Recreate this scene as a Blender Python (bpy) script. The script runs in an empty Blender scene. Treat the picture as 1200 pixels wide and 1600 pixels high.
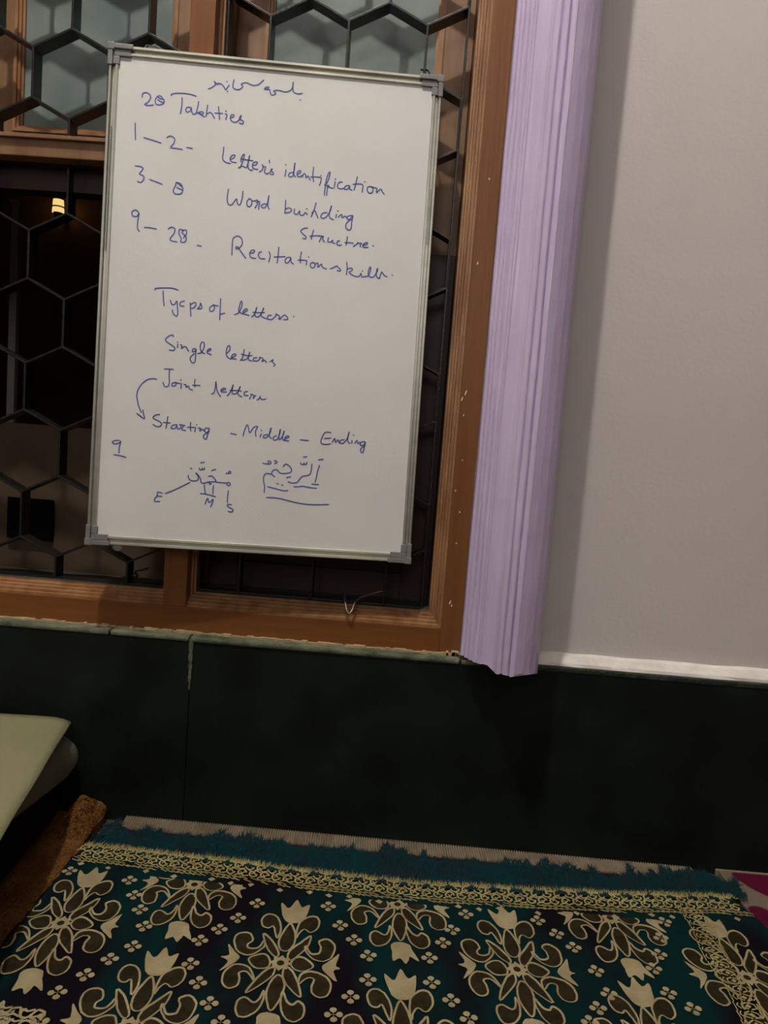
import bpy, bmesh, math, random
from mathutils import Vector, Matrix
from mathutils.geometry import tessellate_polygon
random.seed(7)
SC = bpy.context.scene
COL = SC.collection

# ------------------------------------------------------------------ camera
yaw, pitch, roll = -0.02799213, -0.09587479, 0.0755698
fw = Vector((math.sin(yaw)*math.cos(pitch), math.cos(yaw)*math.cos(pitch), math.sin(pitch)))
rt0 = Vector((math.cos(yaw), -math.sin(yaw), 0)); up0 = rt0.cross(fw)
rt = rt0*math.cos(roll) + up0*math.sin(roll); up = up0*math.cos(roll) - rt0*math.sin(roll)
cam_d = bpy.data.cameras.new('camera'); cam = bpy.data.objects.new('camera', cam_d); COL.objects.link(cam)
m = Matrix((rt, up, -fw)).transposed().to_4x4(); m.translation = Vector((0, -1.4, .783))
cam.matrix_world = m
cam_d.sensor_fit = 'HORIZONTAL'; cam_d.sensor_width = 36; cam_d.lens = 36*1150/1200
cam_d.clip_start = .02
SC.camera = cam
# ------------------------------------------------------------------ light and exposure
w = bpy.data.worlds.new('night'); SC.world = w; w.use_nodes = True
w.node_tree.nodes['Background'].inputs[0].default_value = (.010, .007, .005, 1)
w.node_tree.nodes['Background'].inputs[1].default_value = 1.0
def lamp(name, kind, loc, power, size, col, rot=(0, 0, 0)):
    d = bpy.data.lights.new(name, kind); d.energy = power; d.color = col
    if kind == 'POINT': d.shadow_soft_size = size
    else: d.size = size
    o = bpy.data.objects.new(name, d); o.location = loc; o.rotation_euler = rot; COL.objects.link(o); return o
lamp('ceiling_bulb', 'POINT', (-.58, -1.15, 3.50), 205, .045, (1, .945, .875))
lamp('fill_light', 'AREA', (-.3, -4.6, 2.6), 34, 1.6, (1, .945, .885), (math.radians(72), 0, 0))  # unseen area light added as soft frontal fill for wall and board
SC.view_settings.view_transform = 'Standard'; SC.view_settings.look = 'None'
SC.view_settings.exposure = -0.13; SC.view_settings.gamma = 1; SC.view_settings.use_curve_mapping = False

# ------------------------------------------------------------------ materials
def mat(name, c1, c2=None, rough=.6, scale=(6, 6, 6), nscale=4, bump=0, bscale=60, metal=0, spec=.5, lo=.35, hi=.65, emit=None, trans=0, detail=4, distort=0):
    M = bpy.data.materials.new(name); M.use_nodes = True; N = M.node_tree.nodes; L = M.node_tree.links
    P = N['Principled BSDF']; P.inputs['Roughness'].default_value = rough; P.inputs['Metallic'].default_value = metal
    P.inputs['Specular IOR Level'].default_value = spec; P.inputs['Base Color'].default_value = (*c1, 1)
    P.inputs['Transmission Weight'].default_value = trans
    tc = N.new('ShaderNodeTexCoord'); mp = N.new('ShaderNodeMapping'); mp.inputs['Scale'].default_value = scale
    L.new(tc.outputs['Object'], mp.inputs['Vector'])
    if c2:
        n = N.new('ShaderNodeTexNoise'); n.inputs['Scale'].default_value = nscale; n.inputs['Detail'].default_value = detail
        n.inputs['Distortion'].default_value = distort
        r = N.new('ShaderNodeValToRGB'); r.color_ramp.elements[0].color = (*c1, 1); r.color_ramp.elements[1].color = (*c2, 1)
        r.color_ramp.elements[0].position = lo; r.color_ramp.elements[1].position = hi
        L.new(mp.outputs[0], n.inputs['Vector']); L.new(n.outputs['Fac'], r.inputs[0]); L.new(r.outputs[0], P.inputs['Base Color'])
    if bump:
        b = N.new('ShaderNodeBump'); b.inputs['Strength'].default_value = bump; b.inputs['Distance'].default_value = .004
        n2 = N.new('ShaderNodeTexNoise'); n2.inputs['Scale'].default_value = bscale; n2.inputs['Detail'].default_value = 3
        L.new(mp.outputs[0], n2.inputs['Vector']); L.new(n2.outputs['Fac'], b.inputs['Height']); L.new(b.outputs[0], P.inputs['Normal'])
    if emit:
        P.inputs['Emission Color'].default_value = (*emit[0], 1); P.inputs['Emission Strength'].default_value = emit[1]
    return M
I3 = (1, 1, 1)
WOODV = mat('varnished_wood_upright', (.185, .070, .018), (.155, .054, .012), .42, (14, 14, 1), 3, .25, 5, spec=.32)
WOODH = mat('varnished_wood_level', (.180, .066, .015), (.15, .051, .010), .42, (1, 14, 14), 3, .25, 5, spec=.32)
WOODS = mat('pale_worn_wood', (.24, .125, .056), (.17, .082, .036), .5, (14, 14, 2), 3, .2, 5)
WOODM = mat('moulding_wood', (.34, .175, .075), (.20, .085, .03), .42, (9, 9, 2), 4, .2, 5)
DARKW = mat('shade_toned_wood', (.030, .006, .004), (.018, .004, .003), .5, (8, 8, 1), 3)  # shadow behind the board and under the transom is put into this colour
IRON = mat('black_iron', (.006, .0055, .005), (.014, .013, .011), .36, I3, 60, .2, 200, metal=.2)
GLASS = mat('frosted_glass', (.135, .175, .165), (.25, .30, .285), .28, I3, 7, .15, 40, trans=.12, lo=.3, hi=.75, detail=6)
PLASTER = mat('lilac_white_plaster', (.60, .555, .535), (.57, .525, .505), .62, I3, 3, .12, 120)
WHITEF = mat('white_fillet', (.78, .75, .70), (.66, .63, .58), .6, I3, 30, .4, 80)
LILAC = mat('lilac_gloss_paint', (.56, .465, .66), (.52, .43, .62), .3, (1, 1, .5), 8, .45, 45)
STONE = mat('dark_green_stone', (.0032, .0052, .0042), (.0075, .0120, .0090), .5, I3, 9, .1, 120, spec=.18, detail=6)
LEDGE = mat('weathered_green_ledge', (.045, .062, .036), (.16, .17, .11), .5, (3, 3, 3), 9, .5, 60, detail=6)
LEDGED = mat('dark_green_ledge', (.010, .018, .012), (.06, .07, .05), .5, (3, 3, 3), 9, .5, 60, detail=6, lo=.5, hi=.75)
GROUT = mat('pale_grout', (.50, .36, .20), (.28, .22, .12), .8, I3, 40, .8, 90)
FLOORM = mat('stone_floor', (.03, .03, .027), (.05, .05, .045), .6, I3, 5)
WHITE = mat('whiteboard_surface', (.69, .685, .665), (.655, .645, .625), .33, I3, 5, .05, 300, spec=.3)
ALU = mat('brushed_aluminium', (.52, .52, .45), (.45, .455, .40), .3, (2, 2, 8), 5, metal=.8)
ALUH = mat('brushed_aluminium_level', (.62, .60, .49), (.36, .36, .31), .38, (5, 5, 5), 1.2, metal=.45)
CAP = mat('grey_plastic_corner', (.20, .20, .19), (.16, .16, .155), .4)
INK = mat('blue_marker_ink', (.06, .095, .38), (.035, .055, .24), .5, I3, 14)
WIREM = mat('dull_wire', (.20, .14, .09), None, .35, metal=.7)
CREAM = mat('cream_thread', (.33, .285, .16), (.26, .205, .11), .9, I3, 30, .5, 400, spec=.1)
YELLOW = mat('straw_thread', (.36, .31, .125), (.27, .22, .085), .9, I3, 30, .5, 400, spec=.1)
BROWNF = mat('olive_brown_pile', (.030, .023, .010), (.018, .013, .006), .95, I3, 60, .6, 500, spec=.05)
TEALM = mat('teal_fringe', (.004, .032, .034), (.010, .022, .028), .95, I3, 18, .5, 300, spec=.05)
RUGM = mat('teal_and_black_pile', (.008, .006, .009), (.003, .027, .027), .95, (5.5, 2.2, 1), 1.1, .8, 400, spec=.05, lo=.42, hi=.56, detail=3)
BIND = mat('beige_binding', (.26, .215, .15), (.19, .15, .10), .85, I3, 40, .3, 300, spec=.1)
MAROON = mat('maroon_pile', (.035, .006, .012), (.018, .004, .008), .95, I3, 20, .6, 400, spec=.05)
FLORAL = mat('beige_and_maroon_pile', (.085, .006, .025), (.17, .135, .10), .95, I3, 13, .6, 400, spec=.05, lo=.47, hi=.52, detail=1)
ORANGE = mat('rust_brown_pile', (.19, .085, .026), (.12, .052, .014), .95, I3, 25, .9, 260, spec=.05)
CLOTHC = mat('cream_cotton', (.215, .205, .115), (.19, .18, .10), .9, I3, 5, .25, 300, spec=.1)
CLOTHG = mat('grey_olive_cotton', (.19, .18, .115), (.15, .14, .09), .9, I3, 8, .3, 200, spec=.1)
DARKC = mat('dark_maroon_cloth', (.010, .004, .005), (.005, .002, .003), .9, I3, 12, .3, 200, spec=.1)
OUTB = mat('dim_brown_wall', (.095, .060, .032), (.055, .032, .017), .8, (1, 1, .5), 3)
OUTD = mat('dark_outside', (.30, .14, .09), (.22, .10, .065), .9, I3, 2)
OUTG = mat('dull_grey_post', (.30, .27, .25), None, .8)
SILLD = mat('streaked_dark_sill', (.016, .017, .013), (.05, .05, .04), .6, (1, 6, 6), 8)  # dark grey with paler streaks along its length
BLACK = mat('black_box', (.0015, .0015, .0015), None, .9, spec=.05)
LAMPG = mat('lantern_glow', (.8, .6, .2), None, .5, emit=((1, .72, .25), 1.0))

# ------------------------------------------------------------------ helpers
def link(name, mesh, M, parent=None):
    o = bpy.data.objects.new(name, mesh); COL.objects.link(o)
    if M is not None: mesh.materials.append(M)
    if parent: o.parent = parent
    return o
def empty(name, loc=(0, 0, 0), parent=None):
    o = bpy.data.objects.new(name, None); o.location = loc; o.empty_display_size = .05; COL.objects.link(o)
    if parent: o.parent = parent
    return o
def tag(o, label=None, cat=None, group=None, kind=None):
    for k, v in (('label', label), ('category', cat), ('group', group), ('kind', kind)):
        if v: o[k] = v
    return o
def from_bm(name, bm, M, parent=None, smooth=False):
    bmesh.ops.recalc_face_normals(bm, faces=bm.faces)
    me = bpy.data.meshes.new(name); bm.to_mesh(me); bm.free()
    if smooth:
        for p in me.polygons: p.use_smooth = True
    return link(name, me, M, parent)
def bbox(bm, x0, x1, y0, y1, z0, z1, bev=0):
    vs = [bm.verts.new((x, y, z)) for x in (x0, x1) for y in (y0, y1) for z in (z0, z1)]
    fs = [bm.faces.new([vs[i] for i in f]) for f in ((0, 1, 3, 2), (4, 6, 7, 5), (0, 4, 5, 1), (2, 3, 7, 6), (0, 2, 6, 4), (1, 5, 7, 3))]
    if bev:
        es = list({e for f in fs for e in f.edges}); bmesh.ops.bevel(bm, geom=es, offset=bev, segments=2, affect='EDGES', profile=.6)
def box(name, M, parent, x0, x1, y0, y1, z0, z1, bev=.0):
    bm = bmesh.new(); bbox(bm, x0, x1, y0, y1, z0, z1, bev); return from_bm(name, bm, M, parent)
def frame_sweep(name, M, parent, x0, x1, z0, z1, prof, tf=None):
    """mitred rectangular moulding: prof = (outward offset, y)"""
    bm = bmesh.new(); rings = []
    for d, y in prof:
        pts = [(x0-d, z0-d), (x1+d, z0-d), (x1+d, z1+d), (x0-d, z1+d)]
        rings.append([bm.verts.new(tf(x, y, z) if tf else (x, y, z)) for x, z in pts])
    for a, b in zip(rings, rings[1:]+rings[:1]):
        for i in range(4):
            bm.faces.new((a[i], a[(i+1) % 4], b[(i+1) % 4], b[i]))
    return from_bm(name, bm, M, parent)
def tube(bm, pts, r, n=6):
    pts = [Vector(p) for p in pts]; rings = []
    for i, p in enumerate(pts):
        t = (pts[min(i+1, len(pts)-1)]-pts[max(i-1, 0)]).normalized()
        a = t.orthogonal().normalized(); 
        if rings: 
            a = (la - t*la.dot(t)).normalized()
        la = a; b = t.cross(a)
        rings.append([bm.verts.new(p+(a*math.cos(2*math.pi*k/n)+b*math.sin(2*math.pi*k/n))*r) for k in range(n)])
    for A, B in zip(rings, rings[1:]):
        for k in range(n): bm.faces.new((A[k], A[(k+1) % n], B[(k+1) % n], B[k]))
    bm.faces.new(rings[0]); bm.faces.new(rings[-1])
def smooth_path(p, closed=False, sub=4):
    n = len(p); out = []
    if n < 3 and not closed: return list(p)
    rng = range(n) if closed else range(n-1)
    for i in rng:
        g = (lambda j: p[j % n]) if closed else (lambda j: p[max(0, min(n-1, j))])
        p0, p1, p2, p3 = g(i-1), g(i), g(i+1), g(i+2)
        for s in range(sub):
            t = s/sub; t2 = t*t; t3 = t2*t
            out.append(tuple(.5*(2*b+(c-a)*t+(2*a-5*b+4*c-d)*t2+(-a+3*b-3*c+d)*t3) for a, b, c, d in zip(p0, p1, p2, p3)))
    if not closed: out.append(tuple(p[-1]))
    return out
def ribbon(bm, pts, wd, fn, closed=False, lift=0, taper=False):
    """flat ribbon following a 2D path; fn(x, y, lift) -> 3D"""
    n = len(pts); L = []; R = []
    for i in range(n):
        a = pts[i-1] if (i or closed) else pts[i]; b = pts[(i+1) % n] if (i < n-1 or closed) else pts[i]
        dx, dy = b[0]-a[0], b[1]-a[1]; l = math.hypot(dx, dy) or 1e-9
        h = wd/2*(1 if not taper else (.55+.45*math.sin(math.pi*min(1, (i+.5)/n*1.0))))
        nx, ny = -dy/l*h, dx/l*h
        L.append(bm.verts.new(fn(pts[i][0]+nx, pts[i][1]+ny, lift))); R.append(bm.verts.new(fn(pts[i][0]-nx, pts[i][1]-ny, lift)))
    for i in range(n if closed else n-1):
        j = (i+1) % n; bm.faces.new((L[i], R[i], R[j], L[j]))

# ------------------------------------------------------------------ room shell
def struct(o, label): return tag(o, label, kind='structure')
struct(box('floor', FLOORM, None, -4, 5, -9, 0, -.05, 0), 'stone floor hidden under the layered rugs')
struct(box('ceiling', PLASTER, None, -4, 5, -9, .2, 3.9, 4), 'plain plaster ceiling of the room')
struct(box('wall_left', PLASTER, None, -4.1, -4, -9, .2, 0, 3.9), 'plain plastered side wall to the left')
struct(box('wall_right', PLASTER, None, 5, 5.1, -9, .2, 0, 3.9), 'plain plastered side wall to the right')
struct(box('wall_front', PLASTER, None, -4, 5, -9.1, -9, 0, 3.9), 'plain plastered wall at the far side of the room')
WX0, WX1, WZ0, WZ1 = -1.35, .127, .383, 2.05
bm = bmesh.new()
bbox(bm, WX1, 5, 0, .2, 0, 3.9); bbox(bm, -4, WX0, 0, .2, 0, 3.9); bbox(bm, WX0, WX1, 0, .2, 0, WZ0); bbox(bm, WX0, WX1, 0, .2, WZ1, 3.9)
wall = struct(from_bm('wall_back', bm, PLASTER), 'lilac white plastered wall with dark green stone dado below')
TOPZ = .383
joints = [-4, -2.6, -1.9, -1.12, -.388, .9, 1.6, 2.6, 5]
for i, (a, b) in enumerate(zip(joints, joints[1:])):
    box('stone_slab', STONE, wall, a+.0005, b-.0005, -.0285-(.0012 if i % 2 else 0), -.004, 0, TOPZ-.011-(.0006 if i % 3 == 0 else 0), .0008)
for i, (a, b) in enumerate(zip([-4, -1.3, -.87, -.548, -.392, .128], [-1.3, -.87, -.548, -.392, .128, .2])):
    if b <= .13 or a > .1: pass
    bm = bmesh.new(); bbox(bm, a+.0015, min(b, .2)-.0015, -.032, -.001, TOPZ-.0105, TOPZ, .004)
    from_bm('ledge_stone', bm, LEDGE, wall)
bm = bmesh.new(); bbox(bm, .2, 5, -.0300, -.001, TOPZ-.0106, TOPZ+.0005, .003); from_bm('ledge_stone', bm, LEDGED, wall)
# a run of rough grout where the wooden frame meets the ledge
bm = bmesh.new(); x = -1.3
while x < .124:
    n = random.uniform(.006, .016); hgt = random.uniform(.0015, .005); bbox(bm, x, x+n+.001, -.008-hgt, -.0005, TOPZ-.001, TOPZ+hgt, .0005); x += n
for k in range(14):
    x = .098+random.uniform(0, .026); s_ = random.uniform(.003, .007); bbox(bm, x, x+s_, -.016, -.004, TOPZ-.004, TOPZ+s_*1.3, .001)
tag(from_bm('grout_line', bm, GROUT, wall), 'pale crumbling grout')
# pale streak down the slab joint
bm = bmesh.new(); z = TOPZ-.006
while z > .28:
    wd = .004*(z-.26)/.12+random.uniform(0, .002); bbox(bm, -.388-wd, -.388+wd*.7, -.0305, -.027, z-.008, z, .0004); z -= .007
tag(from_bm('cement_streak', bm, LEDGE, wall), 'pale cement smear down the stone joint')
# white fillet on the right
bm = bmesh.new(); n = 60; rows = []
for i in range(n+1):
    x = .255+(5-.255)*(i/n)**1.6; j = random.uniform(-.0014, .0014)
    rows.append([bm.verts.new(p) for p in ((x, -.0005, TOPZ+.0215+j), (x, -.010, TOPZ+.018+j), (x, -.021, TOPZ+.006), (x, -.0225+j, TOPZ+.0005), (x, -.0005, TOPZ))])
for A, B in zip(rows, rows[1:]):
    for k in range(5): bm.faces.new((A[k], A[(k+1) % 5], B[(k+1) % 5], B[k]))
bm.faces.new(rows[0]); bm.faces.new(rows[-1])
tag(from_bm('plaster_fillet', bm, WHITEF, wall), 'white painted fillet above the dado')

# pilaster with run mouldings ------------------------------------------------
prof = [(.1285, .0), (.1285, -.022)]
def bead(a, b, dep, n=6):      # half-round moulding between two points of the plan, bulging to the room side
    ax, ay = a; bx_, by_ = b; dx, dy = bx_-ax, by_-ay; l = math.hypot(dx, dy); nx, ny = dy/l, -dx/l
    if nx > 0: nx, ny = -nx, -ny
    for k in range(n+1):
        t = math.pi*k/n; prof.append(((ax+bx_)/2-dx/2*math.cos(t)+nx*dep*math.sin(t), (ay+by_)/2-dy/2*math.cos(t)+ny*dep*math.sin(t)))
bead((.1290, -.024), (.1330, -.034), .0035); prof.append((.1352, -.035))
bead((.1345, -.038), (.1390, -.048), .0038); prof.append((.1412, -.0485))
bead((.1405, -.051), (.1455, -.061), .0038); prof.append((.1478, -.0612))
bead((.1475, -.063), (.1545, -.074), .0040); prof.append((.1572, -.0742))
prof += [(.1600, -.0735), (.1650, -.0745), (.1730, -.0785), (.1800, -.0845), (.1845, -.0920)]
bead((.1850, -.0950), (.1935, -.1045), .0030); prof.append((.1965, -.1025))
bead((.1965, -.1055), (.2055, -.1150), .0038); prof.append((.2085, -.1120))
bead((.2085, -.1160), (.2180, -.1225), .0034)
prof += [(.2215, -.1215), (.2300, -.1185), (.2440, -.1110), (.2560, -.1010), (.2622, -.0920), (.2628, -.0800), (.2625, 0)]
bm = bmesh.new(); rows = []; NZ = 150
for i in range(NZ+1):
    z = .3845+(3.9-.3845)*(i/NZ)**1.25; row = []
    for k, (x, y) in enumerate(prof):
        wv = .0010*math.sin(z*9+k*.12)+.0005*math.sin(z*27+k*.25)+random.uniform(-.00012, .00012)
        zz = z + (.004*math.sin(x*90)+.002*math.sin(x*230) + .010*max(0, (.16-x)/.03) + .011*max(0, min(1, (x-.225)/.03))*.4 if i == 0 else 0)
        if i == 0: zz += .002
        row.append(bm.verts.new((x+wv*.6*(1 if 0 < k < len(prof)-1 else 0), y+(wv if 0 < k < len(prof)-1 else 0), zz)))
    rows.append(row)
for A, B in zip(rows, rows[1:]):
    for k in range(len(prof)-1): bm.faces.new((A[k], A[k+1], B[k+1], B[k]))
bm.faces.new(rows[0]); bm.faces.new(rows[-1])
pil = struct(from_bm('trim_1', bm, LILAC), 'glossy lilac moulded pilaster between the window and the plain wall')

# ------------------------------------------------------------------ window
win = struct(empty('window_1', (-.6, 0, WZ0)), 'wooden window with black hexagonal iron grille and frosted panes')
def wadd(o):
    o.parent = win; o.matrix_parent_inverse = Matrix.Translation((.6, 0, -WZ0)); return o
OX0, OX1, OX2, OX3, OZ0, OZ1, TZ0, TZ1 = -1.28, -.464, -.402, .063, .457, 1.98, 1.262, 1.297
Y0, Y1 = -.006, .17
for nm, a in (('jamb_board', (OX3+.024, WX1-.0005, Y0, Y1, WZ0, WZ1)), ('jamb_board', (WX0, OX0-.024, Y0, Y1, WZ0, WZ1)),
              ('mullion', (OX1+.008, OX2-.008, Y0, Y1, OZ0-.024, OZ1+.02))):
    wadd(box(nm, WOODV, None, *a, .0015))
wadd(box('sill_board', WOODH, None, OX0-.024, OX3+.024, Y0, Y1, WZ0+.001, OZ0-.024, .0015))
wadd(box('head_board', WOODH, None, OX0-.024, OX3+.024, Y0, Y1, OZ1+.02, WZ1, .0015))
mp = [(0, Y1), (0, .030), (.0035, .030), (.0045, .022), (.0085, .022), (.0095, .014), (.0130, .014), (.0145, .005), (.0190, .005), (.0200, -.002), (.0245, -.002), (.0245, Y1)]
wadd(frame_sweep('stepped_moulding', WOODM, None, OX2, OX3, OZ0, OZ1, mp))
mpl = [(d*.45 if d > 0 else 0, y) for d, y in mp]
bm = bmesh.new()
# left light: moulding steps along the sill, fading straight into the mullion and transom
for (d, y), (d2, y2) in zip(mp[1:-1], mp[2:-1]):
    z, z2 = OZ0-d, OZ0-d2
    bm.faces.new([bm.verts.new(p) for p in ((OX0, y, z), (OX1+.008, y, z), (OX1+.008, y2, z2), (OX0, y2, z2))])
bm.faces.new([bm.verts.new(p) for p in ((OX0, -.002, OZ0-.0245), (OX1+.008, -.002, OZ0-.0245), (OX1+.008, Y1, OZ0-.0245), (OX0, Y1, OZ0-.0245))])
wadd(from_bm('sill_moulding', bm, WOODM))
for a_ in ((OX0, OX1+.008), (OX2, OX3)):
    wadd(tag(box('inner_sill', SILLD, None, *a_, .0305, .117, OZ0-.006, OZ0+.0012, .001), 'dark inner sill'))
bm = bmesh.new(); bbox(bm, OX1, OX1+.008, .02, Y1, OZ0, OZ1, 0); wadd(from_bm('mullion_edge', bm, WOODV))
wadd(box('transom', WOODS, None, OX0, OX1, .008, .115, TZ0, TZ1, .002))
wadd(box('transom_lip', WOODS, None, OX0, OX1, .0, .02, TZ1-.004, TZ1+.003, .001))
wadd(box('lower_head_rail', DARKW, None, OX0, OX1, .06, .10, TZ0-.045, TZ0))

# little chips where the varnish has come off
bm = bmesh.new()
for x, z, a_, l in ((.0965, .884, .3, .011), (.0905, .872, .25, .009), (.0960, .842, 0, .004), (.0930, .70, .5, .004), (.104, .66, -.3, .005), (.103, .60, .2, .004), (.1005, .485, .35, .009), (.104, .479, .2, .005), (.098, 1.12, .2, .006), (.106, 1.27, .1, .004), (.101, .758, 0, .003)):
    vs = []
    for k in range(7):
        t = k*2*math.pi/7; u_, v_ = .0012*math.cos(t), l/2*math.sin(t); vs.append((x+u_*math.cos(a_)+v_*math.sin(a_), z-u_*math.sin(a_)+v_*math.cos(a_)))
    A = [bm.verts.new((p[0], Y0-.0005, p[1])) for p in vs]; B = [bm.verts.new((p[0], Y0+.001, p[1])) for p in vs]
    bm.faces.new(A); bm.faces.new(B)
    for k in range(7): bm.faces.new((A[k], A[(k+1) % 7], B[(k+1) % 7], B[k]))
wadd(tag(from_bm('varnish_chips', bm, WHITEF), 'pale varnish chips', kind='stuff'))

# sashes with frosted panes
def sash(x0, x1, z0, z1, stile, rail, name='sash'):
    y0, y1 = .118, .15
    bm = bmesh.new()
    bbox(bm, x0, x0+stile, y0, y1, z0, z1, .001); bbox(bm, x1-stile, x1, y0, y1, z0, z1, .001)
    bbox(bm, x0+stile, x1-stile, y0, y1, z0, z0+rail, .001); bbox(bm, x0+stile, x1-stile, y0, y1, z1-rail, z1, .001)
    s = wadd(from_bm(name, bm, WOODS))
    g = box('glass_pane', GLASS, None, x0+stile-.004, x1-stile+.004, y0+.014, y0+.018, z0+rail-.004, z1-rail+.004); g.parent = s
    b = frame_sweep('glazing_bead', WOODM, None, x0+stile, x1-stile, z0+rail, z1-rail, [(-.012, y0+.013), (-.012, y0+.008), (-.008, y0+.008), (-.008, y0+.002), (-.003, y0+.002), (-.003, y0-.003), (.003, y0-.003), (.003, y0+.013)]); b.parent = s
    return s
sash(-.90, OX1, TZ1, OZ1, .058, .052)
sash(-1.28, -.902, TZ1, OZ1, .058, .052)
s2 = sash(OX2, OX3-.001, 1.16, OZ1, .060, .052)
wadd(box('shutter_panel', DARKW, None, OX2+.05, OX3-.045, .128, .14, .50, 1.16)); 
bm = bmesh.new()
for a in ((OX2, OX2+.06, .118, .15, OZ0, 1.16), (OX3-.061, OX3-.001, .118, .15, OZ0, 1.16), (OX2+.06, OX3-.061, .118, .15, OZ0, .51)): bbox(bm, *a, .001)
wadd(from_bm('shutter_frame', bm, DARKW))

# hexagonal grille: flat iron strips on edge
PITCH = .1461; HX = PITCH/2; RISE = .036; VL = .0907; ROW = RISE+VL
GY0, GY1, TH = .040, .073, .0042
def strip_mesh(kind):
    bm = bmesh.new()
    if kind == 'v': bbox(bm, -TH/2, TH/2, GY0, GY1, -VL/2, VL/2, .0006)
    else:
        l = math.hypot(HX, RISE)/2; bbox(bm, -l, l, GY0, GY1, -TH/2, TH/2, .0006)
        bmesh.ops.rotate(bm, verts=bm.verts, cent=(0, 0, 0), matrix=Matrix.Rotation(-math.atan2(RISE, HX)*(1 if kind == 'u' else -1), 3, 'Y'))
    me = bpy.data.meshes.new('grille_strip'); bmesh.ops.recalc_face_normals(bm, faces=bm.faces); bm.to_mesh(me); bm.free(); me.materials.append(IRON); return me
SM = {k: strip_mesh(k) for k in 'vud'}
def grille(x0, x1, z0, z1, ax, az):
    """ax, az: a low node (strip hangs down from it)"""
    bm = bmesh.new(); t = .004
    for a in ((x0, x0+t, GY0, GY1, z0, z1), (x1-t, x1, GY0, GY1, z0, z1), (x0+t, x1-t, GY0, GY1, z0, z0+t), (x0+t, x1-t, GY0, GY1, z1-t, z1)): bbox(bm, *a, .0006)
    g = wadd(from_bm('grille', bm, IRON))
    def put(kind, cx_, cz_):
        if x0+.002 < cx_ < x1+.02 and z0-.0 < cz_ < z1:
            ok = True
            me = SM[kind]
            hx = TH if kind == 'v' else HX/2; hz = VL/2 if kind == 'v' else RISE/2
            if cx_+hx > x1+.003 or cx_-hx < x0-.003 or cz_-hz < z0 or cz_+hz > z1:
                bb = bmesh.new(); bb.from_mesh(me); bmesh.ops.translate(bb, verts=bb.verts, vec=(cx_, 0, cz_))
                for co, no in (((x0, 0, 0), (-1, 0, 0)), ((x1, 0, 0), (1, 0, 0)), ((0, 0, z0), (0, 0, -1)), ((0, 0, z1), (0, 0, 1))):
                    bmesh.ops.bisect_plane(bb, geom=bb.verts[:]+bb.edges[:]+bb.faces[:], plane_co=co, plane_no=no, clear_outer=True)
                if len(bb.faces) < 3: bb.free(); return
                bmesh.ops.holes_fill(bb, edges=bb.edges)
                bmesh.ops.translate(bb, verts=bb.verts, vec=(-cx_, 0, -cz_))
                me = bpy.data.meshes.new('grille_strip'); bb.to_mesh(me); bb.free(); me.materials.append(IRON)
            o = bpy.data.objects.new('grille_strip', me); o.location = (cx_, 0, cz_); COL.objects.link(o); o.parent = g
    for j in range(-14, 15):
        zz = az - j*ROW; sh = 0 if j % 2 == 0 else HX
        for i in range(-12, 13):
            lx = ax+sh+i*PITCH
            put('v', lx, zz-VL/2)
            put('u', lx+HX/2, zz+RISE/2); put('d', lx-HX/2, zz+RISE/2)
    return g
grille(OX0, OX1, OZ0, TZ0, -.6925, .2262+.783)
grille(OX0, OX1, TZ1, OZ1, -.767, .6895+.783)
grille(OX2, OX3-.014, OZ0, OZ1, -.1735, .7690+.783)
# small latch on the lower grille
bm = bmesh.new(); tube(bm, [(-.527, .03, .475), (-.523, .026, .490), (-.513, .022, .492), (-.497, .026, .498)], .002)
bmesh.ops.create_uvsphere(bm, u_segments=10, v_segments=6, radius=.006, matrix=Matrix.Translation((-.524, .028, .480)))
wadd(from_bm('latch', bm, IRON))

# ------------------------------------------------------------------ outside the window
par = tag(box('parapet', OUTB, None, -1.6, .15, .30, .38, 0, .76), 'brown parapet beyond the lower left of the window', 'parapet')
par['kind'] = 'structure'
bx = empty('meter_box', (-.885, .30, .49))
for nm, a in (('body', (-.925, -.823, .288, .2995, .495, .585)), ('lid', (-.928, -.820, .284, .288, .492, .588))):
    o = box(nm, BLACK, None, *a, .002); o.parent = bx; o.matrix_parent_inverse = Matrix.Translation((.885, -.30, -.49))
tag(bx, 'black square box fixed on the brown parapet outside the window', 'box')
gp = empty('grey_post', (-1.15, .75, 0))
for nm, a in (('shaft', (-1.190, -1.168, .74, .76, .0, 1.38)), ('cap', (-1.194, -1.164, .735, .765, 1.38, 1.39))):
    o = box(nm, OUTG, None, *a, .002); o.parent = gp; o.matrix_parent_inverse = Matrix.Translation((1.15, -.75, 0))
tag(gp, 'thin dull grey post standing in the dark outside the window', 'post')
struct(box('wall_outside', OUTD, None, -5, 2, 2.6, 2.7, 0, 4), 'dark wall far outside the window')
struct(box('ground_outside', OUTD, None, -5, 2, .2, 2.6, -.1, 0), 'dark ground outside the window')
lan = empty('wall_lantern', (-1.8, 2.5, 1.83))
def cyl(bm, c, r, z0, z1, n=16, r2=None):
    A = [bm.verts.new((c[0]+r*math.cos(2*math.pi*k/n), c[1]+r*math.sin(2*math.pi*k/n), z0)) for k in range(n)]
    B = [bm.verts.new((c[0]+(r2 or r)*math.cos(2*math.pi*k/n), c[1]+(r2 or r)*math.sin(2*math.pi*k/n), z1)) for k in range(n)]
    for k in range(n): bm.faces.new((A[k], A[(k+1) % n], B[(k+1) % n], B[k]))
    bm.faces.new(A); bm.faces.new(B)
LX, LY, LZ = -1.92, 2.5, 1.880
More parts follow.
